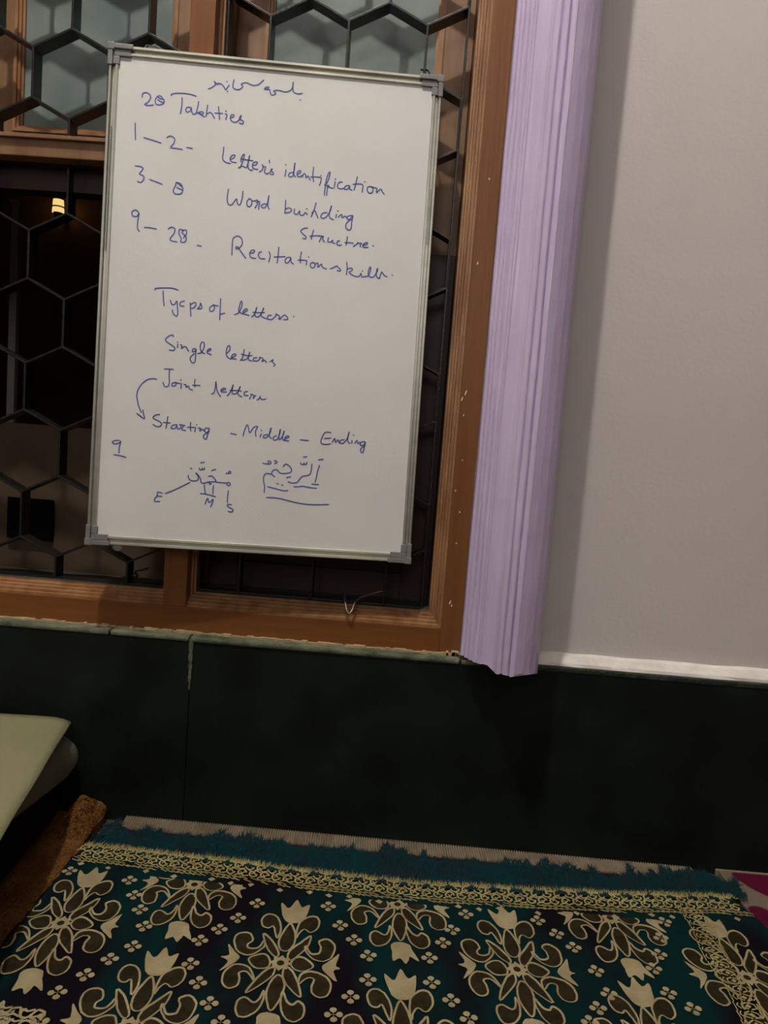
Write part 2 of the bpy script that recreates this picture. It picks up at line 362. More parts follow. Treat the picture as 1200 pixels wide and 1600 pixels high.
for nm, M_, a in (('glowing_glass', LAMPG, (.030, LZ-.045, LZ+.020, .026)), ('cap', BLACK, (.034, LZ+.020, LZ+.032, .020)), ('band', BLACK, (.0315, LZ-.020, LZ-.014, .0315)), ('wall_bracket', BLACK, (.012, LZ-.075, LZ-.045, .024))):
    bm = bmesh.new(); cyl(bm, (LX, LY), a[0], a[1], a[2], 16, a[3])
    if nm == 'wall_bracket': bbox(bm, LX-.01, LX+.01, LY, 2.599, LZ-.072, LZ-.055)
    o = from_bm(nm, bm, M_); o.parent = lan; o.matrix_parent_inverse = Matrix.Translation((1.8, -2.5, -1.83))
tag(lan, 'small glowing yellow lantern in the dark beyond the left grille', 'lamp')

# stroke data: whiteboard writing (0.1 mm, board coordinates) and rug medallion outlines
STROKES = [[1762,-590,1814,-567,1865,-525,1890,-485,1853,-444,1880,-471,1924,-494,1961,-478,2000,-493,2040,-531,2066,-576,2097,-540,2130,-489],[1864,-455,1890,-485,1954,-476],[2079,-432,2092,-435],[2098,-601,2110,-604],[2211,-387,2199,-455,2197,-516,2224,-546,2286,-555,2338,-532,2374,-491,2341,-457,2378,-431,2439,-417,2501,-441,2578,-452,2653,-427,2704,-377,2740,-343],[2765,-499,2803,-495,2840,-469,2816,-453,2764,-484,2773,-503,2819,-501,2857,-505,2867,-549,2901,-591,2953,-571,2967,-550,2927,-521,2980,-498,3057,-501,3134,-513,3202,-492,3260,-436,3269,-322,3269,-398,3279,-487,3327,-520,3397,-524,3445,-505],[3411,-627,3420,-629],[602,-848,608,-786,660,-760,724,-784,750,-843,713,-918,652,-968,707,-980,805,-966],[978,-857,931,-799,877,-804,836,-870,848,-940,911,-952,981,-919,987,-856,924,-844,877,-813],[880,-866,944,-896,989,-900],[1112,-773,1125,-740,1231,-717,1357,-711,1465,-718,1553,-740],[1304,-790,1310,-914,1290,-1073],[1468,-944,1406,-950,1381,-997,1410,-1033,1459,-1007,1481,-952,1490,-1022,1529,-1063,1572,-1032],[1601,-830,1593,-923,1564,-1051],[1572,-1036,1661,-1002,1698,-1020,1672,-1049,1608,-1029,1720,-1090],[1766,-875,1746,-1078],[1756,-1033,1814,-1000,1852,-1024,1901,-1099],[1958,-885,1977,-994,1989,-1109],[1900,-1005,2040,-997],[2086,-1002,2118,-1017,2100,-1099],[2090,-949,2105,-952],[2180,-1064,2233,-1041,2240,-1005,2195,-1013,2181,-1073,2220,-1123,2284,-1130,2353,-1066,2376,-1001,2343,-1058,2419,-1105,2403,-1147,2348,-1138],[502,-1313,509,-1459,522,-1604],[666,-1551,829,-1584,973,-1619],[1073,-1514,1136,-1479,1210,-1521,1200,-1606,1147,-1682,1247,-1687,1356,-1697],[1436,-1655,1536,-1663],[541,-2061,641,-2067,677,-2106,619,-2196,682,-2218,702,-2273,655,-2343,592,-2331],[808,-2278,923,-2310,1030,-2343],[1381,-2355,1292,-2292,1267,-2351,1234,-2439,1274,-2492,1374,-2478,1404,-2395,1359,-2308,1278,-2287],[1297,-2376,1384,-2411],[638,-2875,579,-2837,519,-2885,542,-2948,613,-2948,647,-2888,632,-3032,632,-3160,669,-3213],[756,-3135,850,-3132,968,-3145],[1178,-3127,1234,-3088,1298,-3117,1283,-3204,1221,-3295,1261,-3335,1347,-3342],[1465,-3131,1384,-3115,1377,-3196,1421,-3278,1413,-3336,1490,-3329,1508,-3242,1424,-3163,1493,-3115,1511,-3185,1458,-3261],[1713,-3374,1789,-3382],[2094,-1587,2090,-1680,2082,-1774,2101,-1825,2156,-1857,2230,-1867],[2220,-1795,2272,-1770,2303,-1721,2269,-1711,2224,-1754,2220,-1808,2262,-1837,2330,-1844],[2375,-1927,2408,-1917,2437,-1835,2469,-1686,2436,-1709,2413,-1770,2416,-1823],[2394,-1918,2447,-1894,2502,-1915,2533,-1879,2563,-1697],[2406,-1764,2501,-1776,2629,-1780],[2563,-1697,2549,-1798,2548,-1904,2591,-1954,2631,-1943],[2620,-1858,2680,-1853,2711,-1803,2677,-1797,2631,-1830,2629,-1897,2677,-1926,2725,-1926],[2754,-1968,2799,-1935,2816,-1880,2800,-1831,2823,-1873,2863,-1869,2847,-1944,2863,-1982,2904,-1992],[2923,-1744,2929,-1797],[2890,-1993,2943,-1962,2986,-1892,2960,-1920,3011,-1969,2999,-1997,2958,-1987],[3233,-1887,3220,-2009],[3217,-1796,3231,-1799],[3371,-1918,3303,-1941,3284,-1986,3315,-2009,3366,-1978,3384,-1848,3387,-1748,3377,-1866,3382,-1960,3411,-2000],[3434,-1955,3496,-1915,3494,-1881,3448,-1902,3440,-1972,3489,-1990,3530,-1958],[3532,-1989,3563,-1926,3590,-1941,3603,-2000,3635,-1959,3664,-2003,3683,-2031],[3730,-1800,3725,-1938,3746,-2056],[3689,-1975,3793,-1966,3863,-1968],[3881,-1975,3877,-2044,3855,-2112],[3863,-1937,3877,-1940],[3950,-2098,3999,-2034,4034,-1893,4023,-1859,3985,-1949,3963,-2106,3956,-2279],[4004,-2119,3997,-2284],[3959,-2106,4029,-2100,4022,-2126,4102,-2142],[4138,-2021,4123,-2135],[4132,-1971,4146,-1974],[4270,-2018,4217,-2023,4186,-2077,4198,-2128,4260,-2140,4311,-2118],[4396,-2067,4335,-2081,4312,-2127,4348,-2144,4390,-2111,4411,-2075,4409,-2127,4454,-2145],[4535,-1900,4516,-2022,4493,-2142],[4465,-2040,4569,-2021,4640,-2028],[4650,-2045,4641,-2170],[4669,-1975,4683,-1978],[4783,-2050,4735,-2072,4735,-2132,4782,-2175,4833,-2141,4834,-2080,4783,-2047,4819,-2056,4899,-2071],[4908,-2074,4905,-2152,4954,-2096,4988,-2084,5009,-2125,5047,-2162],[2219,-2324,2205,-2441,2210,-2545,2246,-2605,2298,-2590,2350,-2512,2376,-2488,2391,-2560,2435,-2588,2471,-2480,2480,-2337],[2608,-2458,2568,-2503,2566,-2577,2605,-2605,2650,-2559,2645,-2486,2597,-2458],[2646,-2496,2705,-2491,2746,-2473,2760,-2528,2712,-2616],[2728,-2520,2790,-2494,2784,-2579,2777,-2638],[2909,-2526,2846,-2542,2827,-2585,2881,-2602,2930,-2524,2953,-2371,2942,-2544,2972,-2621],[3259,-2428,3261,-2537,3258,-2668],[3260,-2590,3326,-2563,3375,-2590,3352,-2634,3268,-2659],[3430,-2575,3428,-2649,3482,-2665,3525,-2598,3529,-2661,3590,-2673,3629,-2621,3670,-2660],[3644,-2554,3662,-2557],[3814,-2430,3786,-2555,3740,-2689],[3747,-2621,3798,-2575,3834,-2635,3866,-2700],[4024,-2587,3950,-2604,3915,-2670,3956,-2698,4018,-2661,4076,-2561,4101,-2453,4067,-2594,4083,-2677,4149,-2703],[4197,-2603,4190,-2668],[4212,-2540,4230,-2544],[4232,-2653,4293,-2595,4308,-2657,4359,-2621,4394,-2661],[4498,-2599,4413,-2617,4395,-2671,4449,-2671,4499,-2609,4485,-2727,4481,-2833,4440,-2869,4383,-2821,4399,-2734,4481,-2668],[3689,-2895,3620,-2909,3568,-2959,3610,-3010,3667,-3051,3654,-3091,3607,-3087],[3800,-2924,3781,-2995,3763,-3086],[3737,-3038,3829,-3022,3923,-3014],[3907,-3023,3954,-3019,3927,-3091,3914,-3130],[3947,-3035,3985,-3016,3973,-3071,4010,-3115],[4080,-3039,4069,-3102,4116,-3113,4161,-3074,4156,-3118,4204,-3129],[4286,-3076,4248,-3087,4240,-3134,4268,-3158,4323,-3150],[4422,-2987,4419,-3065,4408,-3140],[4382,-3099,4476,-3094,4539,-3098],[4543,-3155,4603,-3111,4624,-3070,4618,-3094,4688,-3085,4667,-3129,4677,-3154],[4714,-3125,4791,-3095,4797,-3064,4758,-3075,4713,-3117,4732,-3154,4813,-3147],[4899,-3112,4912,-3115],[3602,-3334,3589,-3435,3595,-3535],[3549,-3485,3623,-3479,3709,-3480],[3710,-3487,3703,-3560],[3733,-3414,3743,-3416],[3844,-3507,3790,-3519,3777,-3567,3811,-3607,3856,-3583,3861,-3529,3820,-3504],[3861,-3537,3914,-3509,3919,-3586,3963,-3536,3986,-3526,4005,-3579,4077,-3604],[4144,-3595,4200,-3570,4261,-3534,4286,-3556,4332,-3591,4329,-3622,4274,-3616],[4439,-3450,4456,-3557,4448,-3682],[4448,-3589,4506,-3553,4554,-3565,4533,-3605,4494,-3624,4544,-3666,4625,-3699],[4625,-3699,4687,-3686,4715,-3629,4735,-3690,4782,-3686],[4735,-3587,4747,-3589],[4782,-3686,4844,-3665,4885,-3568,4884,-3499,4853,-3555,4850,-3633,4893,-3684,4955,-3672,5012,-3573,5016,-3511,4997,-3590,5010,-3667,5060,-3697],[5060,-3697,5091,-3582,5116,-3593,5142,-3628,5199,-3655],[5292,-3618,5301,-3620],[2345,-3498,2342,-3368,2346,-3218,2374,-3172,2429,-3146,2487,-3169,2518,-3228,2514,-3303,2466,-3357,2424,-3380,2409,-3350,2434,-3338,2467,-3370,2521,-3440,2602,-3536],[2672,-3434,2728,-3423,2751,-3383,2712,-3374,2671,-3415,2667,-3465,2701,-3512,2777,-3519],[2877,-3391,2834,-3414,2825,-3465,2859,-3512,2947,-3514],[3012,-3380,3038,-3447,3020,-3567],[3186,-3284,3182,-3422,3171,-3571],[3111,-3466,3196,-3456,3309,-3443],[3411,-3447,3348,-3459,3313,-3512,3335,-3557,3384,-3531,3418,-3459,3422,-3528,3475,-3567],[1000,-4237,1010,-4206,1147,-4186,1307,-4177,1412,-4203],[1145,-4241,1156,-4374,1177,-4506],[1284,-4398,1310,-4465,1368,-4461,1399,-4401,1417,-4515,1427,-4629,1402,-4673,1342,-4625,1327,-4568],[1537,-4390,1469,-4418,1461,-4476,1535,-4487],[1642,-4416,1653,-4542,1666,-4657],[1649,-4450,1722,-4398,1747,-4442,1704,-4503,1658,-4507],[1774,-4514,1818,-4460,1826,-4401,1854,-4491,1797,-4512],[2059,-4429,2003,-4468,2007,-4537,2064,-4521,2083,-4450,2047,-4418,2152,-4433],[2186,-4296,2188,-4453,2189,-4681],[2183,-4581,2275,-4551],[2450,-4567,2528,-4519,2579,-4387,2563,-4307,2534,-4403,2527,-4496,2600,-4541],[2599,-4525,2677,-4472,2664,-4439,2615,-4477,2611,-4536,2717,-4555],[2765,-4582,2820,-4519,2848,-4401],[2783,-4494,2900,-4494,2993,-4482],[2848,-4401,2821,-4542,2881,-4573,2936,-4510,2976,-4402],[2976,-4402,2938,-4545,3034,-4591],[3124,-4523,3066,-4535,3058,-4594,3128,-4600],[3140,-4599,3217,-4511,3192,-4490,3276,-4530,3256,-4578],[3280,-4588,3357,-4500,3418,-4542,3420,-4577,3350,-4582],[3526,-4513,3541,-4516],[1367,-5052,1360,-5019,1297,-5039,1236,-5099,1247,-5144,1342,-5201,1408,-5251,1383,-5299,1310,-5295],[1459,-5173,1454,-5244],[1446,-5140,1457,-5142],[1506,-5188,1533,-5195,1527,-5251,1580,-5210,1622,-5234,1658,-5291],[1774,-5232,1738,-5244,1727,-5291,1767,-5288,1792,-5240,1789,-5351,1786,-5462,1751,-5497,1703,-5459,1700,-5394,1769,-5325],[1824,-5320,1887,-5297,1937,-5192,1923,-5110,1878,-5123,1865,-5216,1896,-5287,1952,-5311],[1996,-5270,2059,-5238,2048,-5211,2004,-5242,1998,-5298,2072,-5320],[2346,-5281,2407,-5202,2388,-5130,2350,-5179,2341,-5290,2378,-5352,2435,-5376],[2434,-5357,2514,-5305,2503,-5274,2453,-5300,2443,-5357,2527,-5369],[2602,-5391,2644,-5323,2664,-5183],[2614,-5270,2726,-5289,2818,-5282],[2620,-5380,2693,-5365,2746,-5315,2768,-5221],[2768,-5221,2748,-5352,2814,-5380],[2903,-5312,2848,-5326,2842,-5373,2906,-5373],[2916,-5376,2959,-5327,2949,-5303,3015,-5322,3000,-5379,3044,-5348,3084,-5391],[3148,-5374,3201,-5327,3194,-5374,3243,-5417,3217,-5450],[1237,-5647,1319,-5641,1401,-5642],[1332,-5647,1330,-5754,1340,-5883,1317,-5958,1262,-5962,1227,-5891],[1450,-5874,1396,-5897,1395,-5943,1444,-5940,1465,-5892,1432,-5876,1533,-5887],[1560,-5885,1556,-5978],[1540,-5819,1555,-5823],[1607,-5900,1644,-5906,1647,-5952,1691,-5921,1712,-5975,1768,-5990],[1803,-5793,1798,-5867,1811,-5931],[1763,-5903,1901,-5897],[2111,-6033,2156,-6017,2178,-5913,2182,-5802,2208,-5948,2240,-6020,2285,-6076],[2283,-5961,2364,-5937,2344,-5910,2291,-5942,2293,-5983,2385,-5982],[2399,-6055,2450,-5986,2498,-5843],[2448,-5949,2559,-5941,2652,-5944],[2498,-5843,2487,-5984,2535,-6008,2597,-5957,2629,-5862],[2629,-5862,2590,-5995,2667,-6049],[2772,-5944,2717,-5957,2711,-6014,2786,-6018],[2808,-6081,2841,-6014,2830,-5986,2887,-6010,2881,-6066,2906,-6018,2924,-6007],[2948,-6090,3001,-6039,3008,-6011],[3001,-6048,3058,-6072,3113,-6053],[1112,-5842,1044,-5837,951,-5858,861,-5933,792,-6039,767,-6150,785,-6258,815,-6364,867,-6470],[787,-6489,836,-6526,926,-6577,905,-6494,892,-6420],[794,-6495,878,-6551],[1198,-6480,1131,-6492,1080,-6536,1108,-6569,1205,-6610,1241,-6655,1209,-6698,1149,-6702,1086,-6670],[1346,-6507,1337,-6614,1322,-6724],[1270,-6621,1395,-6621],[1504,-6643,1444,-6661,1415,-6704,1441,-6727,1494,-6705,1519,-6663,1511,-6643,1535,-6716,1582,-6706,1593,-6651,1558,-6639,1613,-6642,1667,-6648],[1640,-6650,1610,-6729,1679,-6738],[1766,-6584,1763,-6666,1774,-6741],[1709,-6677,1845,-6671],[1861,-6673,1847,-6753],[1871,-6618,1882,-6621],[1907,-6683,1947,-6674,1937,-6729,1982,-6692,2018,-6724],[2110,-6669,2036,-6674,2032,-6736,2080,-6747,2111,-6683,2094,-6739,2066,-6865,2025,-6861,2009,-6814,2054,-6769,2107,-6731],[492,-7003,412,-7013,368,-7047,415,-7074,495,-7050,521,-7013,499,-7143,499,-7237],[408,-7272,506,-7279,627,-7304],[2501,-6734,2607,-6750],[2733,-6765,2755,-6657,2796,-6555,2822,-6605,2851,-6698,2916,-6599,2990,-6574,2955,-6667,2972,-6760],[3063,-6706,3043,-6767],[3057,-6638,3071,-6642],[3181,-6710,3116,-6726,3110,-6774,3172,-6758,3226,-6671,3240,-6576,3210,-6720,3256,-6776],[3347,-6722,3290,-6750,3305,-6803,3363,-6780,3404,-6683,3410,-6587,3390,-6731,3410,-6789,3464,-6702,3483,-6618,3455,-6750,3494,-6800],[3504,-6770,3572,-6730,3559,-6707,3509,-6735,3505,-6789,3577,-6801],[3788,-6763,3942,-6769],[4348,-6593,4241,-6596,4188,-6699,4177,-6795,4254,-6818,4354,-6802],[4236,-6708,4354,-6692],[4382,-6769,4425,-6695,4442,-6765,4486,-6714,4514,-6772],[4605,-6706,4535,-6723,4526,-6771,4585,-6772,4652,-6691,4686,-6550,4665,-6714,4717,-6770],[4749,-6708,4747,-6760],[4763,-6605,4778,-6608],[4800,-6757,4844,-6701,4860,-6760,4894,-6734],[4993,-6715,4918,-6732,4909,-6787,4969,-6783,5001,-6726,4984,-6835,4966,-6920,4929,-6910,4925,-6851,4982,-6799],[1315,-7921,1235,-7904,1230,-7949,1213,-7994],[1224,-7979,1311,-7980],[1231,-7985,1183,-8033,1192,-8077,1280,-8076],[1374,-7921,1481,-7873,1622,-7797,1807,-7689],[1774,-7561,1780,-7609,1826,-7650,1907,-7655,1956,-7620,1949,-7561,1906,-7504,1960,-7553,2000,-7617,2018,-7682,2084,-7682,2141,-7659,2273,-7643,2279,-7620,2239,-7571,2194,-7542,2143,-7555],[2142,-7667,2179,-7679,2173,-7706,2202,-7685],[2272,-7628,2302,-7653,2376,-7654,2479,-7656,2515,-7642,2550,-7669,2526,-7704,2488,-7688,2493,-7655],[1806,-7426,1832,-7432],[1984,-7314,2052,-7298],[1964,-7412,1976,-7441,2012,-7438,2018,-7408,2027,-7434,2063,-7427,2057,-7398],[2192,-7448,2267,-7414],[2461,-7475,2542,-7469,2533,-7436,2508,-7442,2513,-7476],[2074,-7715,2088,-7804,2102,-7884],[2244,-7719,2237,-7794,2244,-7875],[2014,-7883,2125,-7887,2295,-7924],[2108,-8077,2124,-8009,2151,-7963,2168,-8021,2191,-8035,2249,-7971,2242,-8031,2210,-8120],[2520,-7793,2514,-7895,2513,-8014],[2592,-8053,2530,-8050,2517,-8081,2563,-8107,2621,-8141,2618,-8174,2575,-8189,2537,-8176],[3125,-7243,3192,-7252,3256,-7247,3274,-7218,3240,-7194,3218,-7209,3231,-7246],[3332,-7182,3361,-7186,3385,-7208,3339,-7237],[3504,-7282,3525,-7246,3563,-7234,3623,-7271,3661,-7327,3649,-7373,3586,-7400,3484,-7412,3438,-7394,3397,-7351,3346,-7352,3309,-7383,3299,-7435,3326,-7459,3357,-7483],[3299,-7435,3228,-7430,3178,-7443,3155,-7496,3157,-7574,3181,-7675,3179,-7789],[3403,-7605,3429,-7611],[3494,-7622,3520,-7628],[3576,-7484,3651,-7461],[3236,-7674,3359,-7696,3541,-7729,3620,-7718],[3608,-7557,3686,-7575,3775,-7556,3823,-7491,3871,-7438,3960,-7417,4010,-7381,4028,-7296,4031,-7199],[3862,-7081,3932,-7067],[3824,-7187,3835,-7218,3877,-7216,3882,-7187,3896,-7214,3934,-7205,3930,-7173],[4148,-7113,4237,-7097],[4174,-7215,4147,-7314,4130,-7444,4109,-7534],[4053,-7569,4112,-7573,4177,-7573],[3723,-7642,3793,-7638,3895,-7622,4026,-7639,4149,-7644],[3231,-7876,3357,-7871,3486,-7882,3616,-7906,3786,-7936,3967,-7954,4174,-7950,4387,-7931]]
LINES = [(0, 7), (7, 22), (22, 30), (30, 35), (35, 45), (45, 67), (67, 83), (83, 109), (109, 116), (116, 136), (136, 170), (170, 184), (184, 186), (186, 202), (202, 220), (220, 236)]
MED = {"petals":[[-51,287,-121,466,-86,732,-16,915,89,717,127,477,61,289],[84,110,87,283,222,490,355,665,337,411,233,202,141,86],[153,12,209,154,335,157,493,10,374,-114,243,-106],[69,-129,137,-77,280,-262,412,-626,253,-510,109,-326],[-6,-258,-73,-432,-72,-669,42,-933,127,-721,144,-444,79,-280],[-65,-104,-66,-266,-175,-445,-364,-668,-300,-421,-183,-176],[-150,-29,-230,139,-356,140,-486,14,-359,-144,-201,-135],[-394,608,-232,484,-70,215,-108,128,-258,282]],"scrolls":[[-161,543,-140,734,-203,956,-311,1083,-431,1082,-490,951,-441,792,-343,755,-278,816,-218,673],[136,585,114,770,133,979,248,1122,366,1145,438,1033,429,856,333,751,225,811,158,701],[312,431,414,273,538,299,546,441,500,554,596,630,699,582,765,447,736,235,621,129,460,161,328,317],[336,-378,339,-191,480,-108,686,-166,794,-318,786,-520,676,-592,567,-540,530,-413,546,-260,438,-249],[149,-563,229,-727,324,-779,386,-707,484,-789,496,-971,399,-1073,282,-1041,187,-901,140,-681],[-128,-579,-151,-737,-215,-821,-347,-743,-433,-811,-430,-979,-352,-1095,-220,-1061,-122,-921,-98,-730],[-300,-421,-431,-166,-641,-121,-766,-296,-744,-500,-643,-606,-524,-551,-523,-389,-555,-289,-442,-253],[-347,459,-402,285,-539,252,-573,332,-521,434,-595,579,-718,586,-804,491,-775,303,-655,135,-477,114,-321,310]],"tulips":[[-259,1410,-106,1293,-14,1533,94,1351,217,1425,182,1038,22,926,-144,1007],[620,5,741,181,848,319,822,68,896,12,803,-57,878,-257,747,-166],[-110,-1047,1,-968,178,-1011,230,-1146,323,-1373,186,-1289,168,-1342,121,-1448,32,-1342,-77,-1405,-88,-1220],[-625,22,-731,147,-868,290,-795,61,-905,1,-774,-83,-849,-295,-712,-148]]}
# ------------------------------------------------------------------ whiteboard
BT = Vector((-.5879, -.0347, 1.447)); BA = Vector((.996, .089, .006)).normalized(); BB = Vector((-.0101, .046, .9989)); BB = (BB-BA*BB.dot(BA)).normalized(); BN = BA.cross(BB)
if BN.y > 0: BN = -BN
wb = empty('whiteboard'); wm = Matrix((BA, BN, BB)).transposed().to_4x4()   # local x right, local y toward viewer, local z up
if wm.to_3x3().determinant() < 0: wm = Matrix((BA, -BN, BB)).transposed().to_4x4()  # local y into the wall
wm.translation = BT; wb.matrix_world = wm
# local y is INTO the wall, so the visible side is at negative y
tag(wb, 'whiteboard with aluminium frame and blue handwriting hanging on the window grille', 'whiteboard')
BW, BH, FR = .598, .893, .0165
box('writing_surface', WHITE, wb, FR-.004, BW-FR+.004, .0015, .008, -BH+FR-.004, -FR+.004)
def rail(nm, M_, p0, p1, inn):
    """rail along p0->p1 (local x,z) with inward direction inn and mitred ends"""
    pr = [(0, .012), (0, -.002), (.0012, -.0036), (.0048, -.0036), (.0062, .0035), (.0108, .0035), (.0120, -.0020), (.0155, -.0020), (FR, .0000), (FR, .012)]
    bm = bmesh.new(); p0 = Vector(p0); p1 = Vector(p1); inn = Vector(inn); d = (p1-p0).normalized(); R = []
    for s_, base in ((1, p0), (-1, p1)):
        R.append([bm.verts.new(((base+inn*o+d*s_*o).x, y, (base+inn*o+d*s_*o).y)) for o, y in pr])
    for k in range(len(pr)): bm.faces.new((R[0][k], R[0][(k+1) % len(pr)], R[1][(k+1) % len(pr)], R[1][k]))
    bm.faces.new(R[0]); bm.faces.new(R[1]); return from_bm(nm, bm, M_, wb)
rail('frame_rail', ALUH, (0, 0), (BW, 0), (0, -1)); rail('frame_rail', ALUH, (0, -BH), (BW, -BH), (0, 1))
rail('frame_rail', ALU, (0, 0), (0, -BH), (1, 0)); rail('frame_rail', ALU, (BW, 0), (BW, -BH), (-1, 0))
for sx, sz, cx_, cz_ in ((1, -1, 0, 0), (-1, -1, BW, 0), (1, 1, 0, -BH), (-1, 1, BW, -BH)):
    bm = bmesh.new(); T_ = .0015; LXc, LZc = .042, .036
    def cb(a0, a1, b0, b1, y0, y1, bev=.0012):
        xs = sorted((cx_+sx*a0, cx_+sx*a1)); zs = sorted((cz_+sz*b0, cz_+sz*b1)); bbox(bm, xs[0], xs[1], y0, y1, zs[0], zs[1], bev)
    cb(-T_, LXc, -T_, .007, -.0062, .0135); cb(-T_, .007, .0072, LZc, -.0062, .0135)
    cb(.0072, LXc-.004, .0072, .0185, -.0030, .0095); cb(.0072, .0185, .0187, LZc-.003, -.0030, .0095)
    cb(-.0025, .010, -.0025, .010, -.0072, .0140)
    from_bm('corner_cap', bm, CAP, wb)
bm = bmesh.new(); bmesh.ops.create_uvsphere(bm, u_segments=14, v_segments=8, radius=.010, matrix=Matrix.Translation((.055, .004, -BH-.004)) @ Matrix.Diagonal((1, .35, .8, 1)))
tag(from_bm('hanging_tab', bm, mat('clear_plastic', (.25, .25, .2), None, .2), wb, True), 'small clear plastic tab')
# scuffs in the frame: dark slot on each upright
for xx, z0, z1 in ((.0085, -.36, -.14), (BW-.0085, -.30, -.20)):
    box('dark_slot', CAP, wb, xx-.0007, xx+.0007, .0002, .0012, z0, z1)
def wfn(x, y, l): return (x, .0015-.0004-l, y)
for li, (i0, i1) in enumerate(LINES):
    bm = bmesh.new()
    for st in STROKES[i0:i1]:
        pts = [(st[k]/1e4, st[k+1]/1e4) for k in range(0, len(st), 2)]
        ribbon(bm, smooth_path(pts, sub=4), .0021, wfn, taper=False)
        for e in (pts[0], pts[-1]):
            vs = [bm.verts.new(wfn(e[0]+.00092*math.cos(k*math.pi/4), e[1]+.00092*math.sin(k*math.pi/4), .00005)) for k in range(8)]; bm.faces.new(vs)
    from_bm('handwriting', bm, INK, wb)
# faint smudges of wiped ink
def wbw(x, z, y=0): return wm @ Vector((x, y, z))
# wires that tie the board to the grille
def wire(nm, pts, r, label, M_=WIREM):
    bm = bmesh.new(); tube(bm, smooth_path([tuple(p) for p in pts], sub=5), r, 6); o = from_bm(nm, bm, M_, None, True)
    return tag(o, label, 'wire')
a = wbw(.060, .001, .004)
wire('tie_wire', [a, a+Vector((-.002, .012, .012)), a+Vector((.003, .03, .020)), a+Vector((.001, .055, .030)), a+Vector((.008, .075, .026)), a+Vector((.006, .07, .012))], .0011, 'pale loop of wire tying the top left of the whiteboard to the grille', ALU)
a = wbw(.565, .001, .004)
wire('tie_wire', [a, a+Vector((.0, .008, .014)), a+Vector((-.008, .02, .022)), a+Vector((.004, .03, .026)), a+Vector((.010, .022, .014)), a+Vector((.020, .018, .004))], .0016, 'dark twisted wire at the top right corner of the whiteboard', IRON)
hk = [(-.105, .022, .482), (-.101, .000, .468), (-.096, -.012, .455), (-.091, -.016, .449), (-.086, -.012, .455), (-.082, .002, .468), (-.074, .018, .474), (-.055, .034, .480), (-.030, .041, .487)]
wire('wire_hook', hk, .0022, 'bent wire hook resting on the window sill moulding below the whiteboard')

# ------------------------------------------------------------------ carpets
def slab(name, M_, pts, z0, z1, parent=None, nx=60, ny=40, amp=0):
    """pts: x0,x1,y0,y1 grid slab"""
    x0, x1, y0, y1 = pts; bm = bmesh.new(); G = []
    for i in range(nx+1):
        G.append([bm.verts.new((x0+(x1-x0)*i/nx, y0+(y1-y0)*j/ny, z1+amp*random.uniform(-1, 1))) for j in range(ny+1)])
    for i in range(nx):
        for j in range(ny): bm.faces.new((G[i][j], G[i+1][j], G[i+1][j+1], G[i][j+1]))
    r = bmesh.ops.extrude_edge_only(bm, edges=[e for e in bm.edges if e.is_boundary])
    for v in r['geom']:
        if isinstance(v, bmesh.types.BMVert): v.co.z = z0
    return from_bm(name, bm, M_, parent)
bc = tag(slab('bound_carpet', MAROON, (-.495, .612, -1.9, -.030), .0005, .0085, None, 20, 20), 'maroon carpet with ribbed beige edge binding lying under the teal rug', 'carpet')
bm = bmesh.new(); x = -.497; i = 0
bbox(bm, -.497, .604, -.072, -.0125-.020, .001, .0098)
while x < .604:
    w_ = .0047; sk = .003; y0 = -.073+random.uniform(-.001, .001)-(.004 if x > .45 else 0); y1 = -.030
    A = [(x, y0, .0105), (x+w_*.45, y0, .0132), (x+w_*.9, y0, .0105), (x+w_*.45, y0, .002)]
    R0 = [bm.verts.new(p) for p in A]; R1 = [bm.verts.new((p[0]-sk, y1, p[2])) for p in A]
    for k in range(4): bm.faces.new((R0[k], R0[(k+1) % 4], R1[(k+1) % 4], R1[k]))
    bm.faces.new(R0); bm.faces.new(R1); x += w_
tag(from_bm('ribbed_binding', bm, BIND, bc), 'ribbed beige binding', kind='stuff')
fc = tag(slab('floral_carpet', FLORAL, (.655, 2.3, -1.9, -.030), .0005, .012, None, 30, 30), 'beige and maroon carpet at the far right edge of the floor', 'carpet')
bm = bmesh.new(); bbox(bm, .650, 2.3, -.036, -.030, .001, .0135, .001); from_bm('selvedge', bm, BIND, fc)

# rust brown rug on the left, rumpled up against the wall
def hb(x, y):
    r = max(0, 1-abs(x+.572)/.045)*max(0, min(1, 1+(y+.035)/.10))
    f = .5+.5*math.sin(x*120+3*math.sin(y*60))
    return .012+.0015*math.sin(x*25)*math.sin(y*18)+.058*r*(.45+.55*f)
bm = bmesh.new(); G = []; nx, ny = 150, 150
for i in range(nx+1):
    x = -1.7+(1.7-.538)*(1-(1-i/nx)**1.6); col_ = []
    for j in range(ny+1):
        y = -1.9+(1.9-.034)*(1-(1-j/ny)**1.6); col_.append(bm.verts.new((x+(.004*math.sin(y*70) if i == nx else 0), y, hb(x, y)+random.uniform(-.0012, .0012))))
    G.append(col_)
for i in range(nx):
    for j in range(ny): bm.faces.new((G[i][j], G[i+1][j], G[i+1][j+1], G[i][j+1]))
r = bmesh.ops.extrude_edge_only(bm, edges=[e for e in bm.edges if e.is_boundary])
for v in r['geom']:
    if isinstance(v, bmesh.types.BMVert): v.co.z = .0005
br = tag(from_bm('rust_brown_rug', bm, ORANGE), 'rust brown rug rumpled against the wall beside the cushion', 'rug')
bm = bmesh.new()
